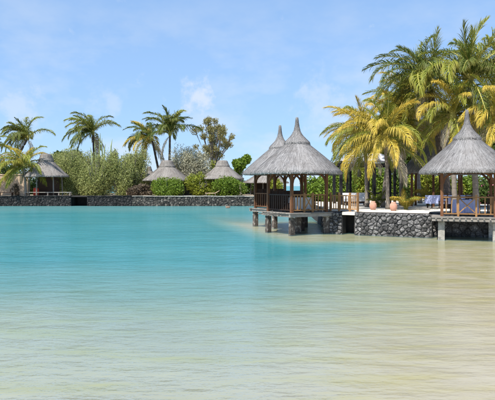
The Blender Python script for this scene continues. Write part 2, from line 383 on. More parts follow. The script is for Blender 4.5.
# ------------------------------------------------------------------ stones and walls
def stone_meshes(n, mat, sub=2, flat=.55):
    import bmesh
    out = []
    for i in range(n):
        bm = bmesh.new(); bmesh.ops.create_icosphere(bm, subdivisions=sub, radius=1.0)
        for v in bm.verts:
            p = v.co.copy()
            k = max(abs(p.x), abs(p.y), abs(p.z))
            p = p*(0.18 + 0.82/k)*0.80                              # towards a block
            p += mnoise.noise_vector(p*1.1 + Vector((i*7.3, 0, 0)))*0.38
            v.co = p
        me = bpy.data.meshes.new('stone'); bm.to_mesh(me); bm.free(); me.materials.append(mat)
        me.polygons.foreach_set('use_smooth', [True]*len(me.polygons))
        at = me.color_attributes.new('tint', 'FLOAT_COLOR', 'POINT'); at.data.foreach_set('color', np.full(len(me.vertices)*4, .5, dtype=np.float32))
        out.append(me)
    return out
ST = stone_meshes(3, M['stone'])

def voronoi_cells(L, H, size, aspect=1.25):
    """Irregular fitted stones: list of convex polygons (s, z) filling an L x H rectangle."""
    seeds = []; row = 0; z = size*.35
    while z < H + size*.5:
        x = -size*.5 + (row % 2)*size*aspect*.5
        while x < L + size:
            seeds.append((x + rng.uniform(-.42, .42)*size*aspect, z + rng.uniform(-.34, .34)*size)); x += size*aspect*rng.uniform(.75, 1.3)
        z += size*.88; row += 1
    out = []
    for (sx, sz) in seeds:
        poly = [(0, 0), (L, 0), (L, H), (0, H)]
        for (ox, oz) in seeds:
            dx, dz = ox - sx, oz - sz; d2 = dx*dx + dz*dz
            if d2 < 1e-9 or d2 > (size*3.2)**2: continue
            mx, mz = sx + dx/2, sz + dz/2; new = []
            for k in range(len(poly)):
                p, q = poly[k], poly[(k+1) % len(poly)]
                a = (p[0] - mx)*dx + (p[1] - mz)*dz; b = (q[0] - mx)*dx + (q[1] - mz)*dz
                if a <= 0: new.append(p)
                if (a < 0 < b) or (b < 0 < a):
                    f = a/(a - b); new.append((p[0] + (q[0] - p[0])*f, p[1] + (q[1] - p[1])*f))
            poly = new
            if len(poly) < 3: break
        if len(poly) < 3: continue
        ar = abs(sum(poly[k][0]*poly[(k+1) % len(poly)][1] - poly[(k+1) % len(poly)][0]*poly[k][1] for k in range(len(poly))))/2
        if ar > size*size*.12: out.append(poly)
    return out
def cell_stone(mb, poly, joint, proud, frame, tone=.5):
    """one rough faced stone: frame(s, n, z) -> point, n out of the wall"""
    n = len(poly); cx = sum(p[0] for p in poly)/n; cz = sum(p[1] for p in poly)/n
    w = max(p[0] for p in poly) - min(p[0] for p in poly); f0 = max(.5, 1 - joint*2.2/max(w, .05))
    tilt = (rng.uniform(-.12, .12), rng.uniform(-.12, .12)); rings = []
    pts = []
    for k in range(n):                                        # cut the corners so that stones are not razor sharp
        a, b, c = poly[k-1], poly[k], poly[(k+1) % n]
        pts.append((b[0] + (a[0] - b[0])*.22, b[1] + (a[1] - b[1])*.22)); pts.append((b[0] + (c[0] - b[0])*.22, b[1] + (c[1] - b[1])*.22))
    for f, nn in ((f0, -.05), (f0, proud*.45), (f0*.88, proud*.85), (f0*.55, proud)):
        rings.append([mb.vert(frame(cx + (x - cx)*f + rng.uniform(-.006, .006), nn + ((x - cx)*tilt[0] + (z - cz)*tilt[1] + rng.uniform(-.012, .012) if nn > 0 else 0), cz + (z - cz)*f), (tone, 0, 0)) for x, z in pts])
    m = len(pts)
    for r0, r1 in zip(rings, rings[1:]):
        for k in range(m): mb.face([r0[k], r0[(k+1) % m], r1[(k+1) % m], r1[k]])
    mb.face(rings[-1])
def stone_wall(name, path, z0, z1, size, label, gap=None, core_depth=.5):
    root = empty(name, (path[0][0], path[0][1], 0)); tag(root, label, 'wall')
    base = Vector((path[0][0], path[0][1], 0))
    for (a, b) in zip(path, path[1:]):
        a = Vector((*a, 0)); b = Vector((*b, 0)); d = (b - a); L = d.length; d.normalize(); nrm = Vector((d.y, -d.x, 0))
        is_gap = gap and (a - Vector((*gap, 0))).length < .05
        off = .012 + (1.1 if is_gap else 0)
        core = MB(); mid = (a + b)/2 - nrm*(off + core_depth/2) - base
        core.box((mid.x, mid.y, (z0 + z1 - .04)/2), (L + .02, core_depth, z1 - z0 - .04), Matrix.Rotation(math.atan2(d.y, d.x), 3, 'Z'))
        core.build('wall_core', M['mortar'] if is_gap or (gap and L < 1) else M['joint'], root)  # darker core around the gap: its shade is put into the colour
        if is_gap:
            li = MB().bar(a - base - nrm*.58 + Vector((0, 0, z1 - .06)), b - base - nrm*.58 + Vector((0, 0, z1 - .06)), 1.2, .16)
            li.build('lintel', M['sand'], root); continue
        o = a - base
        for poly in voronoi_cells(L, z1 - z0, size):
            mb = MB(); cell_stone(mb, poly, .016, rng.uniform(.03, .085), lambda s_, n_, z_: o + d*s_ + nrm*n_ + Vector((0, 0, z0 + z_)))
            mb.build('stone', M['stone'], root, True)
    return root
stone_wall('stone_wall', WALL_R, -.45, TZ - .02, .205, 'dark basalt stone wall with a shaded gap holding the right terrace', gap=WALL_R[1])
stone_wall('stone_wall', [(9.2, 26.95), (12.6, 26.0), (16, 25.9)], -.45, TZ - .02, .30, 'shaded stone wall under the deck of the rightmost gazebo')
stone_wall('stone_wall', [(4.75, 34.0), (4.40, 28.35)], -.45, TZ - .02, .30, 'stone wall side running back behind the middle gazebo piles')

def far_wall(name, x0, x1, z1, mat, label, posts, gap=None):
    root = empty(name, ((x0 + x1)/2, FARW, 0)); tag(root, label, 'wall'); ox = (x0 + x1)/2
    core = MB(); segs = [(x0, x1)] if not gap else [(x0, gap[0]), (gap[1], x1)]
    for s0, s1 in segs: core.box(((s0 + s1)/2 - ox, .3, z1/2 - .6), (s1 - s0, .5, z1 + 1.15))
    if gap: core.box(((gap[0] + gap[1])/2 - ox, 1.25, z1 - .02), (gap[1] - gap[0] + .4, 2.5, .12))
    core.build('wall_core', M['mortar'], root)
    mb = MB()
    for s0, s1 in segs:
        for poly in voronoi_cells(s1 - s0, z1 + .25, .31):
            cell_stone(mb, poly, .012, rng.uniform(.02, .09), lambda s_, n_, z_: Vector((s0 + s_ - ox, .03 - n_, z_ - .25)), rng.random())
    tag(mb.build('stones', mat, root), kind='stuff')
    cp = MB()
    for s0, s1 in segs:
        x = s0
        while x < s1 - .1:
            w = min(rng.uniform(.8, 1.6), s1 - x)
            cp.box((x + w/2 - ox, .22, z1 + .03 + rng.uniform(-.02, .02)), (w - .03, .62, .10), col=(rng.random(), 0, 0), jit=.015); x += w
    tag(cp.build('coping', M['concrete'] if mat is M['stone_far_grey'] else mat, root), kind='stuff')
    for px in posts:
        MB().box((gx(px, FARW) - ox, -.05, z1*.74), (.30, .12, z1*.5), jit=.06).build('pillar', M['concrete'], root)
    return root
XB = gx(132, FARW)
far_wall('sea_wall', -36, XB - .01, 1.22, M['stone_far'], 'black basalt sea wall along the far left bank', (), gap=(gx(71, FARW), gx(87, FARW)))
far_wall('sea_wall', XB + .01, 8.0, 1.20, M['stone_far_grey'], 'grey stone sea wall with pale coping below the thatched huts', ())

# ------------------------------------------------------------------ thatched roofs
def roof_surface(prof, u):
    """point on the profile polyline, u in 0..1 from eave up; returns r, z and slope direction"""
    k = u*(len(prof) - 1); i = min(int(k), len(prof) - 2); f = k - i
    r = prof[i][0]*(1 - f) + prof[i+1][0]*f; z = prof[i][1]*(1 - f) + prof[i+1][1]*f
    d = Vector((prof[i][0] - prof[i+1][0], 0, prof[i][1] - prof[i+1][1])).normalized()
    return r, z, d
def thatch_meshes(body, cap, mat, nstraw, ell=1.0, seed=0, sw=.02):
    lr = random.Random(seed + 11)
    mb = MB(); under = [(r*0.985, z - .13) for r, z in body]
    mb.lathe(under[::-1] + [(body[0][0]*1.0, body[0][1] - .10)] + body + [(body[-1][0]*.5, body[-1][1] + .03)], 80, wob=.012, ripple=.05, ell=ell, seed=seed)
    m_body = mb.mesh('roof', mat, True)
    cb = MB(); cb.lathe([(cap[0][0]*.6, cap[0][1] - .02)] + cap + [(0.005, cap[-1][1] + .02)], 48, wob=.015, ripple=.03, ell=ell, seed=seed + 5)
    m_cap = cb.mesh('roof_cap', mat, True)
    st = MB()
    def straw(prof, n, lift, lmin, lmax, fringe):
        for _ in range(n):
            a = lr.uniform(0, 2*math.pi)
            u = 0.0 if lr.random() < fringe else (1 - math.sqrt(lr.random()))*.95
            r, z, d = roof_surface(prof, u); L = lr.uniform(lmin, lmax)
            ca, sa = math.cos(a), math.sin(a); da = lr.uniform(-.16, .16)
            hang = lr.uniform(.0, .10)*(.4 + lr.random()) if u == 0 else 0
            up = lift*.4 + lr.uniform(0, .018); w = sw*lr.uniform(.5, 1.5); tn = (lr.random(), 0, 0)
            tot = sum((Vector(b_) - Vector(a_)).length for a_, b_ in zip(prof, prof[1:])); prev = None
            for q in range(3):
                uu = min(.99, u + q*.5*L/tot); r, z, d = roof_surface(prof, uu); nx, nz = -d.z, d.x
                ux = up*(1 - .45*q)
                rr = r + nx*ux + (d.x*hang if q == 0 else 0); zz = z + nz*ux + ((d.z*hang - hang*.5) if q == 0 else 0)
                aa = a + da*.25*q*.5/max(r, .3); t = Vector((-math.sin(aa), math.cos(aa), 0))*w*(1 - .15*q)
                p = Vector((rr*math.cos(aa)*ell, rr*math.sin(aa), zz))
                cur = (st.vert(p - t, tn), st.vert(p + t, tn))
                if prev: st.face([prev[0], prev[1], cur[1], cur[0]])
                prev = cur
    straw(body, nstraw, .03, .3, .9, .15); straw(cap, nstraw//6, .02, .15, .35, .25)
    m_st = st.mesh('straw', mat)
    return m_body, m_cap, m_st
def add_roof(parent, meshes, z, scale=(1, 1, 1), rz=0):
    r = link('roof', meshes[0], parent, (0, 0, z), (0, 0, rz), scale)
    link('roof_cap', meshes[1], r); tag(link('straw', meshes[2], r), kind='stuff')
    return r
BODY = [(2.38, -.02), (2.34, .045), (2.00, .36), (1.65, .66), (1.30, .95), (.97, 1.22), (.66, 1.47), (.40, 1.66)]
CAP = [(.70, 1.52), (.68, 1.60), (.47, 1.80), (.29, 2.0), (.175, 2.22), (.12, 2.44), (.09, 2.7), (.075, 2.93)]
TH = thatch_meshes(BODY, CAP, M['thatch'], 9000, seed=1, sw=.0075)

# ------------------------------------------------------------------ gazebos
def railing(parent, a, b, h, mat, xpanels=(), nbal=9, z=0.0, name='railing'):
    a = Vector((*a, 0)); b = Vector((*b, 0)); d = b - a; L = d.length; e = d.normalized()
    ro = MB().bar(a + Vector((0, 0, z + h)), b + Vector((0, 0, z + h)), .09, .06).build(name, mat, parent)
    MB().bar(a + Vector((0, 0, z + .13)), b + Vector((0, 0, z + .13)), .06, .06).build('bottom_rail', mat, ro)
    bm_ = MB().box((0, 0, 0), (.045, .04, h - .19)).mesh('baluster', mat)
    for k in range(nbal):
        s = (k + .5)/nbal
        if any(x0 < s < x1 for x0, x1 in xpanels): continue
        p = a + d*s; link('baluster', bm_, ro, (p.x, p.y, z + .06 + h/2), (0, 0, math.atan2(e.y, e.x)))
    pm = MB().box((0, 0, 0), (.085, .085, h + .12)).mesh('rail_post', mat)
    for x0, x1 in xpanels:
        for s in (x0, x1):
            p = a + d*s; link('rail_post', pm, ro, (p.x, p.y, z + h/2 + .05), (0, 0, math.atan2(e.y, e.x)))
        p0 = a + d*(x0 + .02); p1 = a + d*(x1 - .02)
        MB().bar(p0 + Vector((0, 0, z + .18)), p1 + Vector((0, 0, z + h - .05)), .035, .045).build('cross_brace', mat, ro)
        n = Vector((e.y, -e.x, 0))*.04
        MB().bar(p0 + n + Vector((0, 0, z + h - .05)), p1 + n + Vector((0, 0, z + .18)), .035, .045).build('cross_brace', mat, ro)
    return ro

def gazebo(loc, rz, hp, hd, dz, eave, rscale, label, pile_mat, piles, pilew, wood=M['wood']):
    g = empty('gazebo', (loc[0], loc[1], 0), rz); tag(g, label, 'gazebo', 'thatched gazebos over the water')
    # deck
    bmesh_ = MB().box((0, 0, 0), (2*hd, .135, .045), jit=.004).mesh('deck_board', M['deck']); n = int(2*hd/.145)
    for k in range(n):
        link('deck_board', bmesh_, g, (rng.uniform(-.02, .02), -hd + (k + .5)*2*hd/n, dz - .0225 + rng.uniform(-.004, .004)))
    for s in (-1, 1):
        MB().box((0, s*(hd - .10), dz - .13), (2*hd - .04, .11, .15)).build('deck_beam', M['deck'], g)
    for k in range(7):
        MB().box((-hd + .12 + k*(2*hd - .24)/6, 0, dz - .135), (.09, 2*hd - .34, .16)).build('deck_joist', M['deck'], g)
    for (x, y) in piles:
        pl = MB(); H = dz - .26 + 1.6
        pl.box((x, y, dz - .26 - H/2), (pilew, pilew, H), jit=.015, taper=.95).build('pile', pile_mat, g)
        MB().box((x, y, dz - .245), (pilew*.92, pilew*.92, .03)).build('pile_cap', M['concrete'], g)
    pm = MB().box((0, 0, 0), (.135, .135, eave - dz), jit=.004).mesh('post', wood)
    for sx in (-1, 1):
        for sy in (-1, 1):
            po = link('post', pm, g, (sx*hp, sy*hp, (eave + dz)/2))
            for ax in (0, 1):
                d = Vector((-sx, 0, 0)) if ax == 0 else Vector((0, -sy, 0))
                pts = []
                for q in range(5):
                    u = q/4; pts.append(d*(.05 + .42*u**1.6) + Vector((0, 0, (eave - dz)/2 - .62 + .52*(u**.7))))
                br = MB()
                for p0, p1 in zip(pts, pts[1:]): br.bar(p0, p1, .07, .09)
                br.build('brace', wood, po)
    for s in (-1, 1):
        MB().box((0, s*hp, eave - .05), (2*hp + .5, .10, .15)).build('beam', wood, g)
        MB().box((s*hp, 0, eave + .055), (.10, 2*hp + .5, .15)).build('beam', wood, g)
    for k in range(12):
        a = k*math.pi/6 + .1
        MB().bar((2.18*rscale*math.cos(a), 2.18*rscale*math.sin(a), eave - .07), (.3*math.cos(a), .3*math.sin(a), eave + 1.42*rscale), .06, .07).build('rafter', M['wood_dark'], g)
    add_roof(g, TH, eave, (rscale, rscale, 1.0), rng.uniform(0, 6))
    return g

h1 = 1.117; D1 = 28.6; X1 = gx(297, D1); DZ = 1.12
g1 = gazebo((X1, D1), R(30), h1, 1.42, DZ, gz(172, D1), 1.0, 'thatched wooden gazebo on stilts with honey brown railing, front of the middle pair', M['pile_stone'],
            [(-h1, -h1), (h1, -h1), (-h1, h1), (h1, h1), (0.0, -.1)], .26)
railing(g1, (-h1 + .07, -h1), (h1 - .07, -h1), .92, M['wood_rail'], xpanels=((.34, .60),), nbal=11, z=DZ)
railing(g1, (-h1, h1 - .07), (-h1, -h1 + .07), .92, M['wood_dark'], nbal=11, z=DZ)  # shade on this left side is put into a darker wood colour
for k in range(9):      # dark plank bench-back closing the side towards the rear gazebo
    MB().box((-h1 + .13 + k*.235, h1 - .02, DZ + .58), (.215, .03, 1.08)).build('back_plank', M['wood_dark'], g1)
for k in range(3):      # loose board ends sticking out over the lagoon
    MB().box((-1.42 - .25, -.3 + k*.5, DZ - .09), (.7, .1, .05)).build('board_end', M['deck'], g1)
D2 = 33.0; X2 = gx(280, D2)
g2 = gazebo((X2, D2), R(30), h1, 1.42, DZ, gz(172.6, D2), .97, 'thatched gazebo half hidden behind the middle gazebo, its spire further left', M['pile_stone'],
            [(-h1, -h1), (h1, -h1), (-h1, h1)], .26)
railing(g2, (-h1, h1 - .07), (-h1, -h1 + .07), .92, M['wood'], nbal=9, z=DZ)
railing(g2, (-h1 + .07, -h1), (h1 - .07, -h1), .92, M['wood_dark'], nbal=9, z=DZ)
for k in range(9):
    MB().box((-h1 + .13 + k*.235, h1 - .02, DZ + .62), (.215, .03, 1.16)).build('back_plank', M['wood_dark'], g2)
D3 = 25.55; X3 = gx(467, D3)
g3 = gazebo((X3, D3), R(-20), 1.14, 1.6, 1.08, gz(171, D3), .92, 'thatched gazebo at the right edge with lavender covered table inside', M['concrete'],
            [(-1.17, -1.15), (1.17, -1.15), (-1.17, 1.0), (1.17, 1.0)], .30)
railing(g3, (-1.07, -1.14), (1.07, -1.14), .90, M['wood_rail'], xpanels=((.30, .66),), nbal=9, z=1.08)
railing(g3, (1.14, -1.07), (1.14, 1.07), .90, M['wood_rail'], nbal=9, z=1.08)
for k in range(12):
    MB().box((-1.4 + k*.255, -1.615, 1.0), (.07, .04, .05)).build('beam_end', M['deck'], g3)
# link bridge of boards between the twin gazebos
br = empty('footbridge', (X1 - .3, 30.9, 0), R(4)); tag(br, 'short plank footbridge joining the two middle gazebos', 'footbridge')
bm_ = MB().box((0, 0, 0), (1.1, .135, .045)).mesh('plank', M['deck'])
for k in range(10): link('plank', bm_, br, (0, -.7 + k*.145, DZ - .08))
for s in (-1, 1): MB().box((s*.45, 0, DZ - .2), (.08, 1.5, .17)).build('beam', M['deck'], br)

# railing on the terrace edge beside the middle gazebo
tr = empty('terrace_railing', (4.35, 28.0, TZ)); tag(tr, 'honey brown wooden railing at the terrace edge beside the middle gazebo', 'railing')
pm = MB().box((0, 0, .5), (.09, .09, 1.0)).mesh('rail_post', M['wood_rail'])
ends = [(0.12, .55), (.55, .35), (1.05, -.08), (1.42, -.28)]
for (x, y) in ends: link('rail_post', pm, tr, (x, y, 0), (0, 0, .5))
for a, b in zip(ends, ends[1:]): railing(tr, a, b, .84, M['wood_rail'], nbal=4, name='rail')

# ------------------------------------------------------------------ furniture
def cloth_table(loc, rz, w, d, h, mat, label, tlabel, drop=.62):
    t = empty('dining_table', loc, rz); tag(t, tlabel, 'table')
    MB().box((0, 0, h - .03), (w, d, .04)).build('tabletop', M['wood_dark'], t)
    lm = MB().box((0, 0, (h - .05)/2), (.06, .06, h - .05)).mesh('leg', M['wood_dark'])
    for sx in (-1, 1):
        for sy in (-1, 1): link('leg', lm, t, (sx*(w/2 - .08), sy*(d/2 - .08), 0))
    mb = MB(); hw, hd = w/2 + .015, d/2 + .015; ring = []; n = 14
    per = [(-hw + 2*hw*k/n, -hd) for k in range(n)] + [(hw, -hd + 2*hd*k/n) for k in range(n)] + [(hw - 2*hw*k/n, hd) for k in range(n)] + [(-hw, hd - 2*hd*k/n) for k in range(n)]
    rows = [(0, 1.0, 0), (.03, 1.012, .004), (.25, 1.02, .03), (drop, 1.03, .055)]
    rings = []
    for dz, k, am in rows:
        rings.append([mb.vert((x*k + am*math.sin(i*1.9) * (1 if abs(abs(x) - hw) < 1e-6 else 0), y*k + am*math.sin(i*1.9)*(1 if abs(abs(y) - hd) < 1e-6 else 0), h + .004 - dz + (.02*math.sin(i*.9) if dz == drop else 0))) for i, (x, y) in enumerate(per)])
    mb.face(rings[0])
    for r0, r1 in zip(rings, rings[1:]):
        for i in range(len(per)): j = (i+1) % len(per); mb.face([r0[i], r1[i], r1[j], r0[j]])
    tag(mb.build('tablecloth', mat, None, loc=loc, rot=(0, 0, rz)), label, 'tablecloth')
def chair_proto(mat):
    c = empty('dining_chair')
    MB().box((0, 0, .44), (.42, .42, .045)).build('seat', mat, c)
    lm = MB().box((0, 0, .21), (.045, .045, .42)).mesh('leg', mat)
    for sx in (-1, 1): link('leg', lm, c, (sx*.18, -.18, 0)); MB().box((sx*.18, .185, .46), (.045, .045, .92)).build('leg', mat, c)
    for z in (.62, .74, .87): MB().box((0, .185, z), (.33, .025, .07)).build('back_slat', mat, c)
    return c
ch0 = chair_proto(M['wood_dark']); used = [False]
def chair(loc, rz, label, group='dark dining chairs'):
    c = ch0 if not used[0] else copy_tree(ch0); used[0] = True
    c.location = loc; c.rotation_euler = (0, 0, rz); tag(c, label, 'chair', group)
tcx = gx(465.5, 25.3)
cloth_table((tcx, 25.35, 1.08), R(-20), 1.02, .8, .76, M['cloth'], 'lavender cloth draped over the table inside the rightmost gazebo', 'table under lavender cloth in the rightmost gazebo')
chair((tcx - .78, 25.65, 1.08), R(70), 'dark wooden chair left of the lavender table in the rightmost gazebo')
chair((tcx + .78, 25.1, 1.08), R(-110), 'dark wooden chair right of the lavender table in the rightmost gazebo')
chair((tcx + .22, 25.95, 1.08), R(-20), 'dark wooden chair on the far side of the lavender table in the rightmost gazebo')
cloth_table((gx(301, 28.7), 28.7, DZ), R(30), .9, .9, .76, M['cloth_white'], 'white cloth on the table inside the middle gazebo', 'table under white cloth in the middle gazebo')
chair((gx(301, 28.7) - .75, 28.35, DZ), R(120), 'dark wooden chair left of the white table in the middle gazebo')
chair((gx(301, 28.7) + .72, 29.1, DZ), R(-60), 'dark wooden chair right of the white table in the middle gazebo')
cloth_table((gx(450, 32), 32.2, TZ), R(2), 2.5, .85, .78, M['cloth'], 'lavender cloth on the long table behind the rightmost gazebo', 'long table under lavender cloth behind the rightmost gazebo', drop=.5)
for k in range(3):
    chair((gx(440, 32) + k*.72, 31.45, TZ), R(180), ['leftmost', 'middle', 'rightmost'][k] + ' of three dark chairs before the long lavender table')

# black timber pavilion
DP = 38.0
pv = empty('pavilion', (gx(371, DP), DP + 1.5, TZ)); tag(pv, 'black timber pavilion with pale hipped canvas roof behind the palms', 'pavilion')
ptop = gz(166, DP) - TZ; hw = 2.15
for (x, y) in ((-hw, -1.5), (-hw + .45, -1.5), (hw, -1.5), (hw - .45, -1.5), (-.2, -1.5), (.25, -1.5), (-hw, 1.5), (hw, 1.5), (-.9, 1.5), (.9, 1.5)):
    MB().box((x, y, ptop/2), (.17 if abs(x) < hw else .22, .17, ptop)).build('post', M['black_wood'], pv)
for y in (-1.5, 1.5): MB().box((0, y, ptop + .10), (2*hw + .7, .14, .2)).build('beam', M['black_wood'], pv)
for x in (-hw, 0, hw): MB().box((x, 0, ptop + .28), (.12, 3.7, .15)).build('beam', M['black_wood'], pv)
for y in (-1.42, 1.42): MB().box((0, y, .82), (2*hw - .3, .06, .07)).build('rail', M['black_wood'], pv)
rf = MB(); 
b4 = [rf.vert(p) for p in ((-hw - .1, -1.6, ptop + .37), (hw + .1, -1.6, ptop + .37), (hw + .1, 1.6, ptop + .37), (-hw - .1, 1.6, ptop + .37))]
b5 = [rf.vert(p) for p in ((-1.0, 0, ptop + 1.0), (1.0, 0, ptop + 1.0))]
rf.face([b4[0], b4[1], b5[1], b5[0]]); rf.face([b4[1], b4[2], b5[1]]); rf.face([b4[2], b4[3], b5[0], b5[1]]); rf.face([b4[3], b4[0], b5[0]]); rf.face(b4[::-1])
rf.build('roof', M['canvas'], pv)
ln = empty('hanging_lantern', (gx(359, DP - .1), DP - .1, gz(177, DP))); tag(ln, 'black lantern hanging from the front beam of the black pavilion', 'lantern')
MB().lathe([(.02, 0), (.13, .02), (.15, .1), (.15, .36), (.12, .46), (.05, .55), (.02, .6)], 10).build('body', M['metal_black'], ln)
MB().box((0, -.146, .22), (.12, .02, .22)).build('pane', M['lamp_glass'], ln)
MB().tube([(0, 0, .58), (0, 0, ptop + TZ - gz(177, DP) + .02)], [.012, .012], 5).build('chain', M['metal_black'], ln)
sf = empty('daybed', (gx(355, 37), 37.0, TZ)); tag(sf, 'white cushioned daybed in the black pavilion', 'daybed')
MB().box((0, 0, .22), (1.6, .8, .12)).build('base', M['wood_dark'], sf)
MB().box((0, 0, .38), (1.58, .78, .2), jit=.02).build('cushion', M['cloth_white'], sf)
MB().box((0, .36, .66), (1.58, .16, .4), jit=.02).build('back_cushion', M['cloth_white'], sf)
for sx in (-.7, .7):
    for sy in (-.32, .32): MB().box((sx, sy, .08), (.08, .08, .16)).build('leg', M['wood_dark'], sf)

# terracotta pots
pm1 = MB().lathe([(.02, 0), (.12, 0), (.18, .10), (.21, .24), (.18, .37), (.12, .44), (.14, .49), (.12, .49), (.10, .43), (.02, .37)], 18).mesh('pot', M['terracotta'], True)
for px, py, lab in ((373, 209.5, 'terracotta pot between the two leaning palm trunks'), (393.5, 210.5, 'terracotta pot right of the nearest palm trunk')):
    D = (CH - TZ)*F/(py - HY)*.985
    tag(link('terracotta_pot', pm1, None, (gx(px, D), D, TZ)), lab, 'pot', 'terracotta pots on the terrace')

# ------------------------------------------------------------------ huts
HB = [(3.1, -.02), (3.02, .08), (2.45, .46), (1.95, .86), (1.42, 1.28), (1.0, 1.62), (.7, 1.85)]
HC = [(1.06, 1.66), (1.02, 1.78), (.86, 2.02), (.74, 2.34), (.55, 2.47)]
TF = thatch_meshes(HB, HC, M['thatch_far'], 4000, seed=21, sw=.018)
def hut(px, D, half, eave_y, top_y, label, rz=0.0, ground=FZ, walls=None, benches=True):
    g = empty('thatched_hut', (gx(px, D), D, ground), rz); tag(g, label, 'hut', 'thatched huts on the far bank')
    s = half/F*D/3.1; ez = gz(eave_y, D) - ground; hz = (gz(top_y, D) - gz(eave_y, D))/2.46
    add_roof(g, TF, ez, (s, s, hz), rng.uniform(0, 6))
    h = 2.0*s
    for k in range(6):
        a = k*math.pi/3 + .3
        MB().tube([(h*1.1*math.cos(a), h*1.1*math.sin(a), -.05), (h*1.05*math.cos(a), h*1.05*math.sin(a), ez + .12)], [.09, .08], 7).build('post', M['bark'], g)
    rb = MB()
    for k in range(6):
        a = k*math.pi/3 + .3; b = a + math.pi/3
        rb.bar((h*1.06*math.cos(a), h*1.06*math.sin(a), ez + .03), (h*1.06*math.cos(b), h*1.06*math.sin(b), ez + .03), .1, .12)
    rb.build('ring_beam', M['wood_dark'], g)
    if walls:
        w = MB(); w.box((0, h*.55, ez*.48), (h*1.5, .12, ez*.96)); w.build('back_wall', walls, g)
    return g
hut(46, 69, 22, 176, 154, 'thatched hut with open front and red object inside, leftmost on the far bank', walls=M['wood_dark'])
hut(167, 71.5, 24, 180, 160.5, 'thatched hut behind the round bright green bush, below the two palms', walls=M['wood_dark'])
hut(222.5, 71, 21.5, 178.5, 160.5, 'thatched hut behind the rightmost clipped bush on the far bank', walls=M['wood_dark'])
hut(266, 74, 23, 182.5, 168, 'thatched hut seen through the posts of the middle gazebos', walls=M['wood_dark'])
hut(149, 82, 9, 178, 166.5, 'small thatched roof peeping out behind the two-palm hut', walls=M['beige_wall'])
# dark thatched hut on the right terrace
HR = 35.0
hr = empty('thatched_hut', (gx(440, HR), HR + .6, TZ)); tag(hr, 'shaded thatched hut with brown posts left behind the rightmost gazebo', 'hut')
add_roof(hr, TF, gz(171, HR) - TZ, (.80, .74, 1.12), .7)
for k in range(6):
    a = k*math.pi/3 + .1; MB().tube([(1.75*math.cos(a), 1.55*math.sin(a), 0), (1.72*math.cos(a), 1.5*math.sin(a), gz(170, HR) - TZ)], [.085, .075], 8).build('post', M['wood'], hr)

# far bank odds and ends
gw = empty('garden_wall', (gx(8, 74), 74, FZ)); tag(gw, 'beige rendered wall at the left edge behind the golden palm', 'wall')
MB().box((0, 0, 1.35), (5.6, .3, 2.9), jit=.06).build('wall_face', M['beige_wall'], gw)
MB().box((0, 0, 2.86), (5.7, .42, .12), jit=.03).build('coping', M['beige_wall'], gw)
bn = empty('bench', (gx(48, 67.2), 67.2, FZ)); tag(bn, 'long low wooden bench in front of the leftmost hut', 'bench')
MB().box((0, 0, .45), (6.0, .4, .06)).build('seat', M['concrete'], bn)
for k in range(5): MB().box((-2.8 + k*1.4, 0, .2), (.12, .3, .42)).build('leg', M['bark'], bn)
b2 = empty('bench', (gx(6, 67.2), 67.2, FZ)); tag(b2, 'dark low bench at the left edge before the beige wall', 'bench')
MB().box((0, 0, .42), (1.9, .45, .07)).build('seat', M['wood_dark'], b2)
for s in (-.8, .8): MB().box((s, 0, .19), (.1, .38, .4)).build('leg', M['wood_dark'], b2)
rc = empty('plastic_barrel', (gx(36, 68.6), 68.6, FZ)); tag(rc, 'red barrel standing inside the leftmost hut', 'barrel')
MB().lathe([(.02, 0), (.30, 0), (.34, .15), (.36, .5), (.34, .85), (.30, 1.0), (.02, 1.0)], 14).build('body', M['red'], rc, True)
MB().lathe([(.02, 1.0), (.31, 1.0), (.31, 1.06), (.02, 1.07)], 14).build('lid', M['metal_black'], rc)
lg = empty('sun_lounger', (gx(212, 67.5), 67.5, FZ), R(8)); tag(lg, 'wooden sun lounger on the far bank between two bushes', 'lounger')
MB().box((-.2, 0, .34), (1.3, .6, .07)).build('seat', M['beige_wall'], lg)
MB().box((.65, 0, .5), (.7, .6, .06), Matrix.Rotation(R(-32), 3, 'Y')).build('backrest', M['beige_wall'], lg)
for s in (-.75, .4):
    for q in (-.25, .25): MB().box((s, q, .15), (.07, .07, .3)).build('leg', M['bark'], lg)
rk = link('rock', ST[2], None, (gx(228, 60), 60, .06), (0, .2, .4), (.32, .22, .20)); rk.data = ST[2].copy(); rk.data.materials[0] = M['rock']
tag(rk, 'small brown rock breaking the water near the far wall', 'rock')

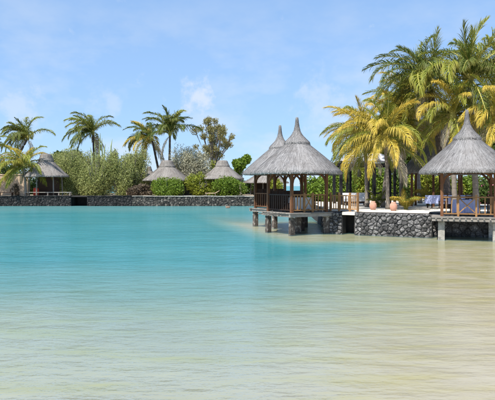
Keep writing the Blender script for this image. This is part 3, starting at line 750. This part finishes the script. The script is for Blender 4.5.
# ------------------------------------------------------------------ palms
def frond_mesh(name, L, e0, droop, n, wl, ww, leafmat, seed, hang=.55, side_bend=0.0, fold=0.0):
    q = random.Random(seed); mb = MB(); N = 16; pts = []; p = Vector((0, 0, 0)); tang = []
    for i in range(N + 1):
        s = i/N; a = e0 - droop*s**1.25
        t = Vector((math.cos(a), side_bend*s, math.sin(a))).normalized(); pts.append(p.copy()); tang.append(t); p += t*(L/N)
    mb.tube(pts, [.045*(1 - .85*i/N)*L/3.6 + .006 for i in range(N + 1)], 4, (.5, 0, 0), 1)
    for k in range(n):
        s = .10 + .90*(k + q.uniform(0, .5))/n
        i = min(int(s*N), N - 1); f = s*N - i; b = pts[i].lerp(pts[i+1], f); t = tang[i]
        upv = Vector((0, 1, 0)).cross(t).normalized()*-1
        if upv.z < 0 and abs(t.z) < .9: upv = -upv
        prof = max(.22, math.sin(math.pi*min(1, .14 + .80*s))**.7)
        fw = R(28 + 42*s) + fold*(1 - .5*s)
        for sd in (-1, 1):
            if q.random() < .05: continue
            side = Vector((0, sd, 0))
            d0 = (side*math.cos(fw) + t*math.sin(fw) + upv*q.uniform(.05, .5) + Vector((q.gauss(0, .1), q.gauss(0, .1), q.gauss(0, .1)))).normalized()
            l = wl*prof*q.uniform(.85, 1.1); c0 = q.random()
            d1 = (d0 + Vector((0, 0, -hang*q.uniform(.7, 1.3)))).normalized(); d2 = (d1 + Vector((0, 0, -hang*1.1*q.uniform(.6, 1.4)))).normalized()
            m1 = b + d0*l*.38; m2 = m1 + d1*l*.34; tip = m2 + d2*l*.28
            wv = t.cross(d0).cross(d0).normalized(); w = ww*q.uniform(.8, 1.15)
            tn = lambda g: (c0, g, s)
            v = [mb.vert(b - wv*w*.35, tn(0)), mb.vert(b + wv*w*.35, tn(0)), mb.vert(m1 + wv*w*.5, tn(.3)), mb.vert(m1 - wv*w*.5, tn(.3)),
                 mb.vert(m2 + wv*w*.38, tn(.7)), mb.vert(m2 - wv*w*.38, tn(.7)), mb.vert(tip, tn(1))]
            mb.face([v[0], v[1], v[2], v[3]]); mb.face([v[3], v[2], v[4], v[5]]); mb.face([v[5], v[4], v[6]])
    return mb.mesh(name, [leafmat, M['rachis']])
LIB = {}
def frond(kind, leaf, far, var):
    key = (kind, leaf, far, var)
    if key not in LIB:
        e0, dr = {'spear': (R(80), R(48)), 'up': (R(68), R(88)), 'mid': (R(44), R(108)), 'flat': (R(20), R(98)), 'low': (R(-12), R(70)), 'hang': (R(-45), R(42))}[kind]
        e0 += R((var - 1)*7); dr *= 1 + .12*(var - 1)
        n, wl, ww = (50, 1.1, .062) if far else (70, 1.08, .036)
        LIB[key] = frond_mesh('frond', 4.0, e0, dr, n, wl, ww, M[leaf], sum(map(ord, kind + leaf)) % 97 + var*13, hang={'spear': .3, 'up': .7, 'mid': 1.05, 'flat': 1.3, 'low': 1.3, 'hang': 1.0}[kind], side_bend=(var - 1)*(.25 if kind != 'spear' else .45), fold=R(30) if kind == 'spear' else (R(10) if kind == 'up' else 0))
    return LIB[key]
def palm(base, crown, label, L=3.6, leaf='fr_green', alt=None, n=24, far=False, r0=.17, seed=0, trunk='trunk', wind=None, dead=3, group='coconut palms', lean=0.0, mixk=(.22, .27, .26, .25), spear=3, blown=None):
    q = random.Random(seed); t = empty('palm_tree', base); tag(t, label, 'palm tree', group)
    c = Vector(crown) - Vector(base); pts = []; rad = []; K = 26
    for i in range(K + 1):
        s = i/K; p = Vector((c.x*s**1.5, c.y*s**1.5, c.z*s)) + Vector((math.sin(s*3 + seed)*.06*c.z/6, 0, 0))*math.sin(math.pi*s)
        pts.append(p); rad.append(r0*(1.35 - .35*min(1, s*8) - .33*s)*(1.0 + (.055 if i % 2 else -.03)))
    MB().tube(pts, rad, 10).build('trunk', M[trunk], t, True)
    top = pts[-1]
    MB().lathe([(.01, -.35), (r0*.9, -.3), (r0*1.35, 0), (r0*.9, .35), (.01, .5)], 10).build('crown_shaft', M['rachis'], t, loc=top)
    kinds = ['spear']*spear + ['up']*int(n*mixk[0]) + ['mid']*int(n*mixk[1]) + ['flat']*int(n*mixk[2]) + ['low']*int(n*mixk[3])
    az0 = q.uniform(0, 6)
    for i, kd in enumerate(kinds):
        az = az0 + i*2.39996 + q.uniform(-.25, .25)
        if wind is not None:                                     # sweep crowns down wind
            w = math.sin(az - wind)
            az -= .55*w*(.6 if kd == 'spear' else 1)
        if blown and q.random() < blown[2]: az = q.gauss(blown[0], blown[1])       # fronds swept down wind
        lf = leaf
        if alt and q.random() < alt[1]*(1.5 if kd in ('flat', 'low') else .7): lf = alt[0]
        s = L/4.0*q.uniform(.85, 1.1)*(.8 if kd == 'spear' else 1)
        link('frond', frond(kd, lf, far, q.randrange(3)), t, top + Vector((0, 0, q.uniform(-.08, .12))), (Matrix.Rotation(lean, 3, 'Y') @ Matrix.Rotation(az, 3, 'Z') @ Matrix.Rotation(q.uniform(-.3, .3), 3, 'X') @ Matrix.Rotation(q.uniform(-.18, .18), 3, 'Y')).to_euler(), (s, s*q.uniform(.85, 1.15), s))
    for i in range(dead):
        s = L/4*q.uniform(.6, .9)
        link('frond', frond('hang', 'fr_dead', far, q.randrange(3)), t, top + Vector((0, 0, -.15)), (q.uniform(-.2, .2), 0, q.uniform(0, 6.28)), (s, s, s))
    return t
def P(px, py, D): return (gx(px, D), D, gz(py, D))
def Bp(px, D, z): return (gx(px, D), D, z)
W = math.pi*0.95
palm(Bp(96, 80, FZ), P(93, 133, 80), 'green palm rising behind the feathery shrubs left of the two-palm group', L=4.7, leaf='fr_green', alt=('fr_yg', .5), n=24, far=True, seed=3, lean=-.18, blown=(3.0, .9, .65), mixk=(.42, .36, .16, .06), r0=.2, trunk='trunk_dark', dead=2)
palm(Bp(161, 77, FZ), P(152, 139, 77), 'left palm of the pair with windswept golden lower fronds', L=4.7, leaf='fr_green', alt=('fr_yel', .45), n=22, far=True, seed=8, lean=-.30, blown=(3.0, .75, .85), mixk=(.36, .38, .2, .06), r0=.2, trunk='trunk_dark', dead=1)
palm(Bp(168, 75, FZ), P(170, 134, 75), 'right palm of the pair, straight dark trunk and upright fronds', L=4.8, leaf='fr_green', alt=('fr_yg', .3), n=22, far=True, seed=12, lean=-.05, blown=(2.6, 1.2, .4), mixk=(.55, .33, .12, .0), r0=.2, trunk='trunk_dark', dead=1, spear=5)
palm(Bp(6, 76, FZ), P(28, 138, 77), 'leaning dark green palm behind the leftmost hut', L=4.2, leaf='fr_green', alt=('fr_yg', .5), n=24, far=True, seed=17, lean=-.32, blown=(3.1, .8, .8), mixk=(.36, .38, .2, .06), r0=.18, trunk='trunk_dark', dead=2)
palm(Bp(26, 67.4, FZ), P(24, 166, 67.4), 'short golden palm in front of the leftmost hut', L=3.9, leaf='fr_yel', alt=('fr_yg', .4), n=28, far=True, seed=23, wind=W, r0=.16, dead=1)
palm(Bp(-22, 70, FZ), P(-16, 150, 70), 'palm at the left edge whose fronds reach into the picture', L=4.0, leaf='fr_yg', alt=('fr_yel', .4), n=28, far=True, seed=29, r0=.18, dead=1)
# right bank
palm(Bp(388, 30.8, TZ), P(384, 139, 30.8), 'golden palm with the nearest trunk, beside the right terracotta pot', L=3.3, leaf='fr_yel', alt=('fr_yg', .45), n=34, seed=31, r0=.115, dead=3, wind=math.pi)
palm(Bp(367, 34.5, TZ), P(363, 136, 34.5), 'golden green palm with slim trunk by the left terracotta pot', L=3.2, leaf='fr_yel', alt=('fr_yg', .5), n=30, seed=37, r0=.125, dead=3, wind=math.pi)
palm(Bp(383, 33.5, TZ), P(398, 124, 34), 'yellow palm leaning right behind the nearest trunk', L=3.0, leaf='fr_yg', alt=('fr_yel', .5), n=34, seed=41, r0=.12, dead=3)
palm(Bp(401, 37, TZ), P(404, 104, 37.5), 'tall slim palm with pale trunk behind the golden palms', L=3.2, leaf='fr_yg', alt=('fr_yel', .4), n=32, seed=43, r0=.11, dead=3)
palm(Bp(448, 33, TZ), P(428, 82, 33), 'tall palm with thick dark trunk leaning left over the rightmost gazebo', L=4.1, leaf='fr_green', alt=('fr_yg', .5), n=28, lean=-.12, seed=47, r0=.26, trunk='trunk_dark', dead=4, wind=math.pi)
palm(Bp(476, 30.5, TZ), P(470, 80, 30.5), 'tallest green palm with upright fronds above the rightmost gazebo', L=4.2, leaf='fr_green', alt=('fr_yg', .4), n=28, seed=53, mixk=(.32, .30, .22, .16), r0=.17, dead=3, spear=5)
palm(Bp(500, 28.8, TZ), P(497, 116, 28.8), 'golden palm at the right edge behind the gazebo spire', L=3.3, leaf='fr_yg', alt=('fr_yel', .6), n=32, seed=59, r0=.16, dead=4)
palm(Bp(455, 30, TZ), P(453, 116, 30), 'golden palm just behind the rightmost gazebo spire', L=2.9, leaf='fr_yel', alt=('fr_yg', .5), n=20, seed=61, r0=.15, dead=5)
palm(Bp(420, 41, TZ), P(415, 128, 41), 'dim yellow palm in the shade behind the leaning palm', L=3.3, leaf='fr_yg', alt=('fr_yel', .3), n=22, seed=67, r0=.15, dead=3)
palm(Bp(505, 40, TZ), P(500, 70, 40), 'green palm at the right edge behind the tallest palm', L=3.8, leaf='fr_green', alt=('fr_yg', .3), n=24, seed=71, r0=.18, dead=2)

def areca(base, h, n, label, leaf, alt, seed):
    q = random.Random(seed); t = empty('areca_palm', base); tag(t, label, 'palm plant', 'small palms on the terrace')
    for i in range(n):
        az = i*2.4 + q.uniform(-.3, .3); s = h/4.0*q.uniform(.8, 1.15)
        link('frond', frond(q.choice(('up', 'up', 'up', 'spear')), alt if q.random() < .4 else leaf, False, q.randrange(3)), t, (q.uniform(-.1, .1), q.uniform(-.1, .1), 0), (q.uniform(-.15, .15), 0, az), (s, s*1.2, s))
    st = MB()
    for i in range(5):
        a = i*1.3; st.tube([(.09*math.cos(a), .09*math.sin(a), -.02), (.12*math.cos(a), .12*math.sin(a), .3)], [.03, .025], 6)
    st.build('stem', M['rachis'], t)
areca(Bp(406, 30.3, TZ), 1.35, 16, 'small golden areca palm between the pale trunk and the shaded hut', 'fr_yel', 'fr_yg', 5)
areca(Bp(378, 33.6, TZ), 1.15, 12, 'dark green small palm between the leaning trunks', 'fr_green', 'fr_yg', 6)
areca(Bp(428, 36.5, TZ), 2.0, 14, 'yellow areca palm seen through the posts of the shaded hut', 'fr_yel', 'fr_yg', 7)
areca(Bp(412, 38.5, TZ), 1.3, 11, 'low green palm behind the golden areca', 'fr_green', 'fr_yg', 8)

# ------------------------------------------------------------------ shrubs and trees
def leaf_cloud(lobes, n, size, mat, seed, elong=1.8, upright=0.0, hollow=.55, tn=(0, 1)):
    g = np.random.default_rng(seed); lobes = np.array(lobes, float)
    vol = lobes[:, 3]*lobes[:, 4]*lobes[:, 5]; pick = g.choice(len(lobes), n, p=vol**.8/np.sum(vol**.8)); lb = lobes[pick]
    d = g.normal(size=(n, 3)); d /= np.linalg.norm(d, axis=1)[:, None]
    r = hollow + (1.08 - hollow)*g.random(n)**.7
    # clump the leaves: pull towards random twig ends
    k = max(8, n//16); tw = g.normal(size=(k, 3)); tw /= np.linalg.norm(tw, axis=1)[:, None]
    ci = g.integers(0, k, n); d = tw[ci] + g.normal(size=(n, 3))*.16; d /= np.linalg.norm(d, axis=1)[:, None]
    rr = (hollow + (1.1 - hollow)*g.random(k)**.7)[ci] + g.normal(size=n)*.06
    c = lb[:, :3] + d*rr[:, None]*lb[:, 3:6]
    ax = g.normal(size=(n, 3)); ax[:, 2] = ax[:, 2]*(1 - upright) + upright*2.5; ax += d*.5; ax /= np.linalg.norm(ax, axis=1)[:, None]
    o = g.normal(size=(n, 3)); b = np.cross(ax, o); b /= np.linalg.norm(b, axis=1)[:, None]
    s = size*(.6 + .8*g.random(n)); a1 = ax*(s*elong*.5)[:, None]; b1 = b*(s*.5)[:, None]
    v = np.stack([c - a1, c + b1, c + a1, c - b1], 1).reshape(-1, 3)
    v[:, 2] = np.maximum(v[:, 2], .02)
    tone = (.25 + .5*g.random(k))[ci] + .25*(g.random(n) - .5)
    tone = tn[0] + (tn[1] - tn[0])*np.clip(tone, 0, 1)
    col = np.zeros((n, 4, 4), np.float32); col[:, :, 0] = tone[:, None]; col[:, :, 1] = (g.random(n)*.8)[:, None]; col[:, :, 3] = 1
    me = bpy.data.meshes.new('foliage'); me.vertices.add(4*n); me.vertices.foreach_set('co', v.astype(np.float32).ravel())
    me.loops.add(4*n); me.loops.foreach_set('vertex_index', np.arange(4*n, dtype=np.int32))
    me.polygons.add(n); me.polygons.foreach_set('loop_start', np.arange(0, 4*n, 4, dtype=np.int32))
    at = me.color_attributes.new('tint', 'FLOAT_COLOR', 'POINT'); at.data.foreach_set('color', col.ravel())
    me.materials.append(mat); me.update(calc_edges=True); return me
def limbs(lobes, r, seed, trunk_h, ntw=5, stem0=(0, 0, 0)):
    q = random.Random(seed); mb = MB(); top = Vector((stem0[0], stem0[1], trunk_h))
    if trunk_h > .3: mb.tube([stem0, top*.5 + Vector((q.uniform(-.1, .1), 0, 0)), top], [r*1.2, r, r*.8], 8)
    for lb in lobes:
        c = Vector(lb[:3]); m = top.lerp(c, .5) + Vector((q.uniform(-.2, .2), q.uniform(-.2, .2), .1))
        mb.tube([top, m, c], [r*.6, r*.4, r*.2], 6)
        for _ in range(ntw):
            d = Vector((q.gauss(0, 1), q.gauss(0, 1), abs(q.gauss(0, 1)) + .2)).normalized()
            e = c + Vector((d.x*lb[3], d.y*lb[4], d.z*lb[5]))*.95
            mb.tube([m.lerp(c, q.random()), c.lerp(e, .5) + Vector((q.uniform(-.1, .1), 0, q.uniform(-.05, .15))), e], [r*.25, r*.16, r*.05], 4, cap=False)
    return mb
def blob_lobes(w, d, h, n, seed, base=.0, rs=.42):
    q = random.Random(seed); out = []
    for i in range(n):
        a = q.uniform(0, 6.28); rr = math.sqrt(q.random())*.62
        zz = base + (h - base)*(q.uniform(.28, .74) if base or i % 3 else q.uniform(.12, .3))
        k = rs*q.uniform(.75, 1.2)
        out.append((w*.5*rr*math.cos(a)*1.1, d*.5*rr*math.sin(a), zz, w*.5*k*1.1, d*.5*k*1.1, (h - base)*.5*k*1.25))
    for i in range(n):                                            # stray sprays that break the outline
        a = q.uniform(0, 6.28); e = q.uniform(-.1, 1.4); k = q.uniform(.10, .2)
        out.append((w*.5*.82*math.cos(a)*math.cos(e), d*.5*.82*math.sin(a)*math.cos(e), base + (h - base)*(.45 + .42*math.sin(e)), w*.5*k, d*.5*k, (h - base)*.5*k*1.7))
    return out
def round_lobes(w, d, h, n, seed, base, rs):
    q = random.Random(seed); out = []
    for i in range(n):
        v = Vector((q.gauss(0, 1), q.gauss(0, 1), q.gauss(0, 1))).normalized()*(q.random()**.45)*.80; k = rs*q.uniform(.7, 1.25)
        out.append((v.x*w/2, v.y*d/2, base + (h - base)*(.5 + v.z*.5), w/2*k, d/2*k, (h - base)/2*k))
    return out
def shrub(px, D, w, top_y, label, mat, n, size, seed, ground=FZ, nl=9, bottom=0.0, group=None, d=None, name='shrub', elong=1.8, upright=0.0, cat='shrub', hollow=.5, rs=.45, bark='bark', extra=None):
    base = (gx(px, D), D, ground); t = empty(name, base); tag(t, label, cat, group)
    h = gz(top_y, D) - ground; wm = w/F*D; lobes = blob_lobes(wm, d or wm, h, nl, seed, bottom, rs)
    tag(link('foliage', leaf_cloud(lobes, n, size, M[mat], seed, elong, upright, hollow), t))
    if extra: link('blossom', leaf_cloud(lobes, extra[1], extra[2], M[extra[0]], seed + 1, 1.0, 0, .95), t)
    limbs(lobes, .05 + .01*h, seed, bottom*.8 if bottom else .12).build('stem', M[bark], t)
    return t
G1 = 'feathery shrubs on the far bank'
for i, (px, D, w, ty, lab) in enumerate(((74, 71.5, 34, 149, 'feathery grey green shrub right beside the leftmost hut roof'),
        (96, 70.5, 34, 155, 'feathery grey green shrub under the cactus stems'),
        (118, 71, 36, 149, 'tall feathery shrub at the middle of the shrub row'),
        (134, 72.5, 30, 151, 'feathery shrub at the right end of the row near the two-palm hut'),
        (84, 75, 40, 150, 'feathery shrub at the back of the row below the green palm'),
        (60, 75, 30, 152, 'feathery shrub behind the ridge of the leftmost hut'))):
    shrub(px, D, w, ty, lab, 'lf_tam', 22000, .078, 100 + i, nl=14, group=G1, elong=3.0, upright=.5, d=3.4, hollow=.15, rs=.48)
shrub(140, 69.2, 24, 184, 'low dry brown brush before the beige hut wall', 'lf_dry', 3000, .12, 120, nl=7, elong=3, d=1.5)
GB = 'clipped green bushes on the far wall'
shrub(167, 68.0, 27, 177.5, 'round bright green bush in front of the two-palm hut', 'lf_bright', 9000, .11, 130, nl=10, group=GB, d=2.4, rs=.55)
shrub(199, 69.5, 26, 171, 'loose olive green bush between the two grey huts', 'lf_lime', 7000, .11, 131, nl=10, group=GB, d=2.2, elong=2.2, hollow=.35)
shrub(227, 68.0, 31, 177.5, 'bright green bush in front of the hut nearest the gazebos', 'lf_bright', 10000, .11, 132, nl=12, group=GB, d=2.4, rs=.52)
shrub(192, 74.5, 46, 147, 'pale grey twiggy shrub between the two thatched huts', 'lf_grey', 24000, .085, 140, nl=16, elong=3.2, upright=.2, d=4.0, hollow=.2, bark='bark_pale')
shrub(178, 75, 26, 155, 'yellow green shrub beside the twiggy grey shrub', 'lf_lime', 1500, .16, 141, nl=7, elong=2.0, d=2.4, hollow=.3)
shrub(211, 75.5, 22, 158, 'sparse lime green shrub right of the twiggy grey shrub', 'lf_lime', 1500, .16, 142, nl=6, elong=2.0, d=2.2, hollow=.3)
shrub(275, 70, 17, 176, 'lime bush seen between the posts of the middle gazebo', 'lf_lime', 2500, .16, 143, nl=6, d=1.6)
shrub(8, 84, 50, 152, 'dark green shrub behind the beige wall at the left edge', 'lf_mid', 5000, .2, 144, nl=10, d=4)
shrub(15, 68.2, 9, 184, 'dry upright twigs in front of the beige wall', 'lf_dry', 500, .09, 145, nl=4, elong=6, upright=.7, d=.8)

def tree(px, D, w, top_y, bot_y, label, mat, n, size, seed, nl=14, ground=FZ, r=.16, elong=2.2, upright=.3, rs=.34, d=None, hollow=.3, group=None):
    base = (gx(px, D), D, ground); t = empty('tree', base); tag(t, label, 'tree', group)
    h = gz(top_y, D) - ground; b = gz(bot_y, D) - ground; wm = w/F*D
    lobes = round_lobes(wm, d or wm*.9, h, nl, seed, b, rs)
    link('crown', leaf_cloud(lobes, n, size, M[mat], seed, elong, upright, hollow), t)
    limbs(lobes, r, seed, b*.8, 6).build('trunk', M['bark'], t)
tree(213, 84, 56, 112, 166, 'tall airy olive tree rising behind the twiggy grey shrub', 'lf_olive', 7500, .105, 207, nl=48, rs=.135, hollow=.05, elong=3.2, upright=.5, r=.09)
tree(241, 79, 24, 153, 178, 'small bright green tree behind the hut nearest the gazebos', 'lf_bright', 4500, .2, 201, nl=9)
tree(66, 92, 26, 148, 165, 'round green tree far behind the feathery shrubs', 'lf_mid', 3500, .25, 202, nl=8)
for i, (px, w, ty, m) in enumerate(((22, 34, 176, 'lf_mid'), (52, 34, 174, 'lf_mid'), (150, 34, 179, 'lf_olive'), (176, 30, 176, 'lf_mid'), (204, 34, 174, 'lf_mid'), (232, 34, 175, 'lf_mid'), (252, 24, 180, 'lf_mid'))):
    shrub(px, 80 + (i % 2)*1.5, w, ty, ['dark bush behind the golden palm', 'dark bush behind the back of the leftmost hut', 'olive bush between the shrub row and the two-palm hut', 'dark bush behind the two-palm hut', 'dark bush below the twiggy grey shrub',
          'dark bush behind the hut nearest the gazebos', 'dark bush at the right end of the far bank'][i], m, 4500, .17, 160 + i, nl=10, d=3.0, rs=.5, group='bushes behind the far huts')
# candelabra cactus
cc = empty('cactus', Bp(100, 72.5, FZ)); tag(cc, 'pale green candelabra cactus standing up out of the feathery shrubs', 'cactus')
for i, (px, ty) in enumerate(((91, 147), (95, 141), (100, 133), (102, 138), (105, 144), (111, 139))):
    x = gx(px, 72.5) - gx(100, 72.5); h = gz(ty, 72.5) - FZ
    MB().tube([(x*.2, 0, 0), (x*.6 + rng.uniform(-.15, .15), rng.uniform(-.2, .2), h*.4), (x*.85 + rng.uniform(-.12, .12), rng.uniform(-.3, .3), h*.68), (x + rng.uniform(-.1, .1), 0, h*.88), (x*1.05 + rng.uniform(-.12, .12), 0, h)], [.12, .11, .095, .08, .02], 6).build('stem', M['cactus'], cc)

# right bank greenery
for i, (px, D, w, ty, m, lab) in enumerate(((318, 47, 30, 176, 'lf_bright', 'bright green bush right behind the railing of the middle gazebo'),
        (336, 46, 34, 160, 'lf_bright', 'tall bright green bush left of the black pavilion'),
        (355, 50, 36, 164, 'lf_lime', 'lime green bush seen through the left bay of the black pavilion'),
        (378, 50, 36, 166, 'lf_bright', 'bright bush seen through the middle of the black pavilion'),
        (402, 50, 36, 164, 'lf_mid', 'mid green bush at the right end behind the black pavilion'),
        (428, 47, 36, 170, 'lf_lime', 'lime bush behind the posts of the shaded hut'),
        (452, 42, 32, 178, 'lf_lime', 'lime hedge bush behind the long lavender table'),
        (472, 42, 32, 175, 'lf_bright', 'bright hedge bush behind the middle of the rightmost gazebo'))):
    shrub(px, D, w, ty, lab, m, 5200, .13, 300 + i, ground=TZ, nl=11, d=2.2, rs=.52, group='bushes on the terrace')
shrub(491, 40, 28, 178, 'flowering bush with pink blossom at the right edge', 'lf_mid', 5200, .12, 320, ground=TZ, nl=10, d=2.0, rs=.52, extra=('flower', 260, .11))
for i, (px, D, w, ty, by, lab) in enumerate(((400, 58, 80, 138, 175, 'broad dark tree behind the golden palms'), (452, 56, 90, 120, 172, 'broad dark tree behind the tall palms'), (500, 56, 80, 116, 172, 'broad dark tree at the right edge behind the palms'))):
    tree(px, D, w, ty, by, lab, 'lf_mid', 9000, .26, 340 + i, nl=16, ground=TZ, r=.2, rs=.42, hollow=.4, d=4.5)

print('objects', len(bpy.data.objects), 'tris', sum(len(m.loop_triangles) or len(m.polygons)*2 for m in bpy.data.meshes))
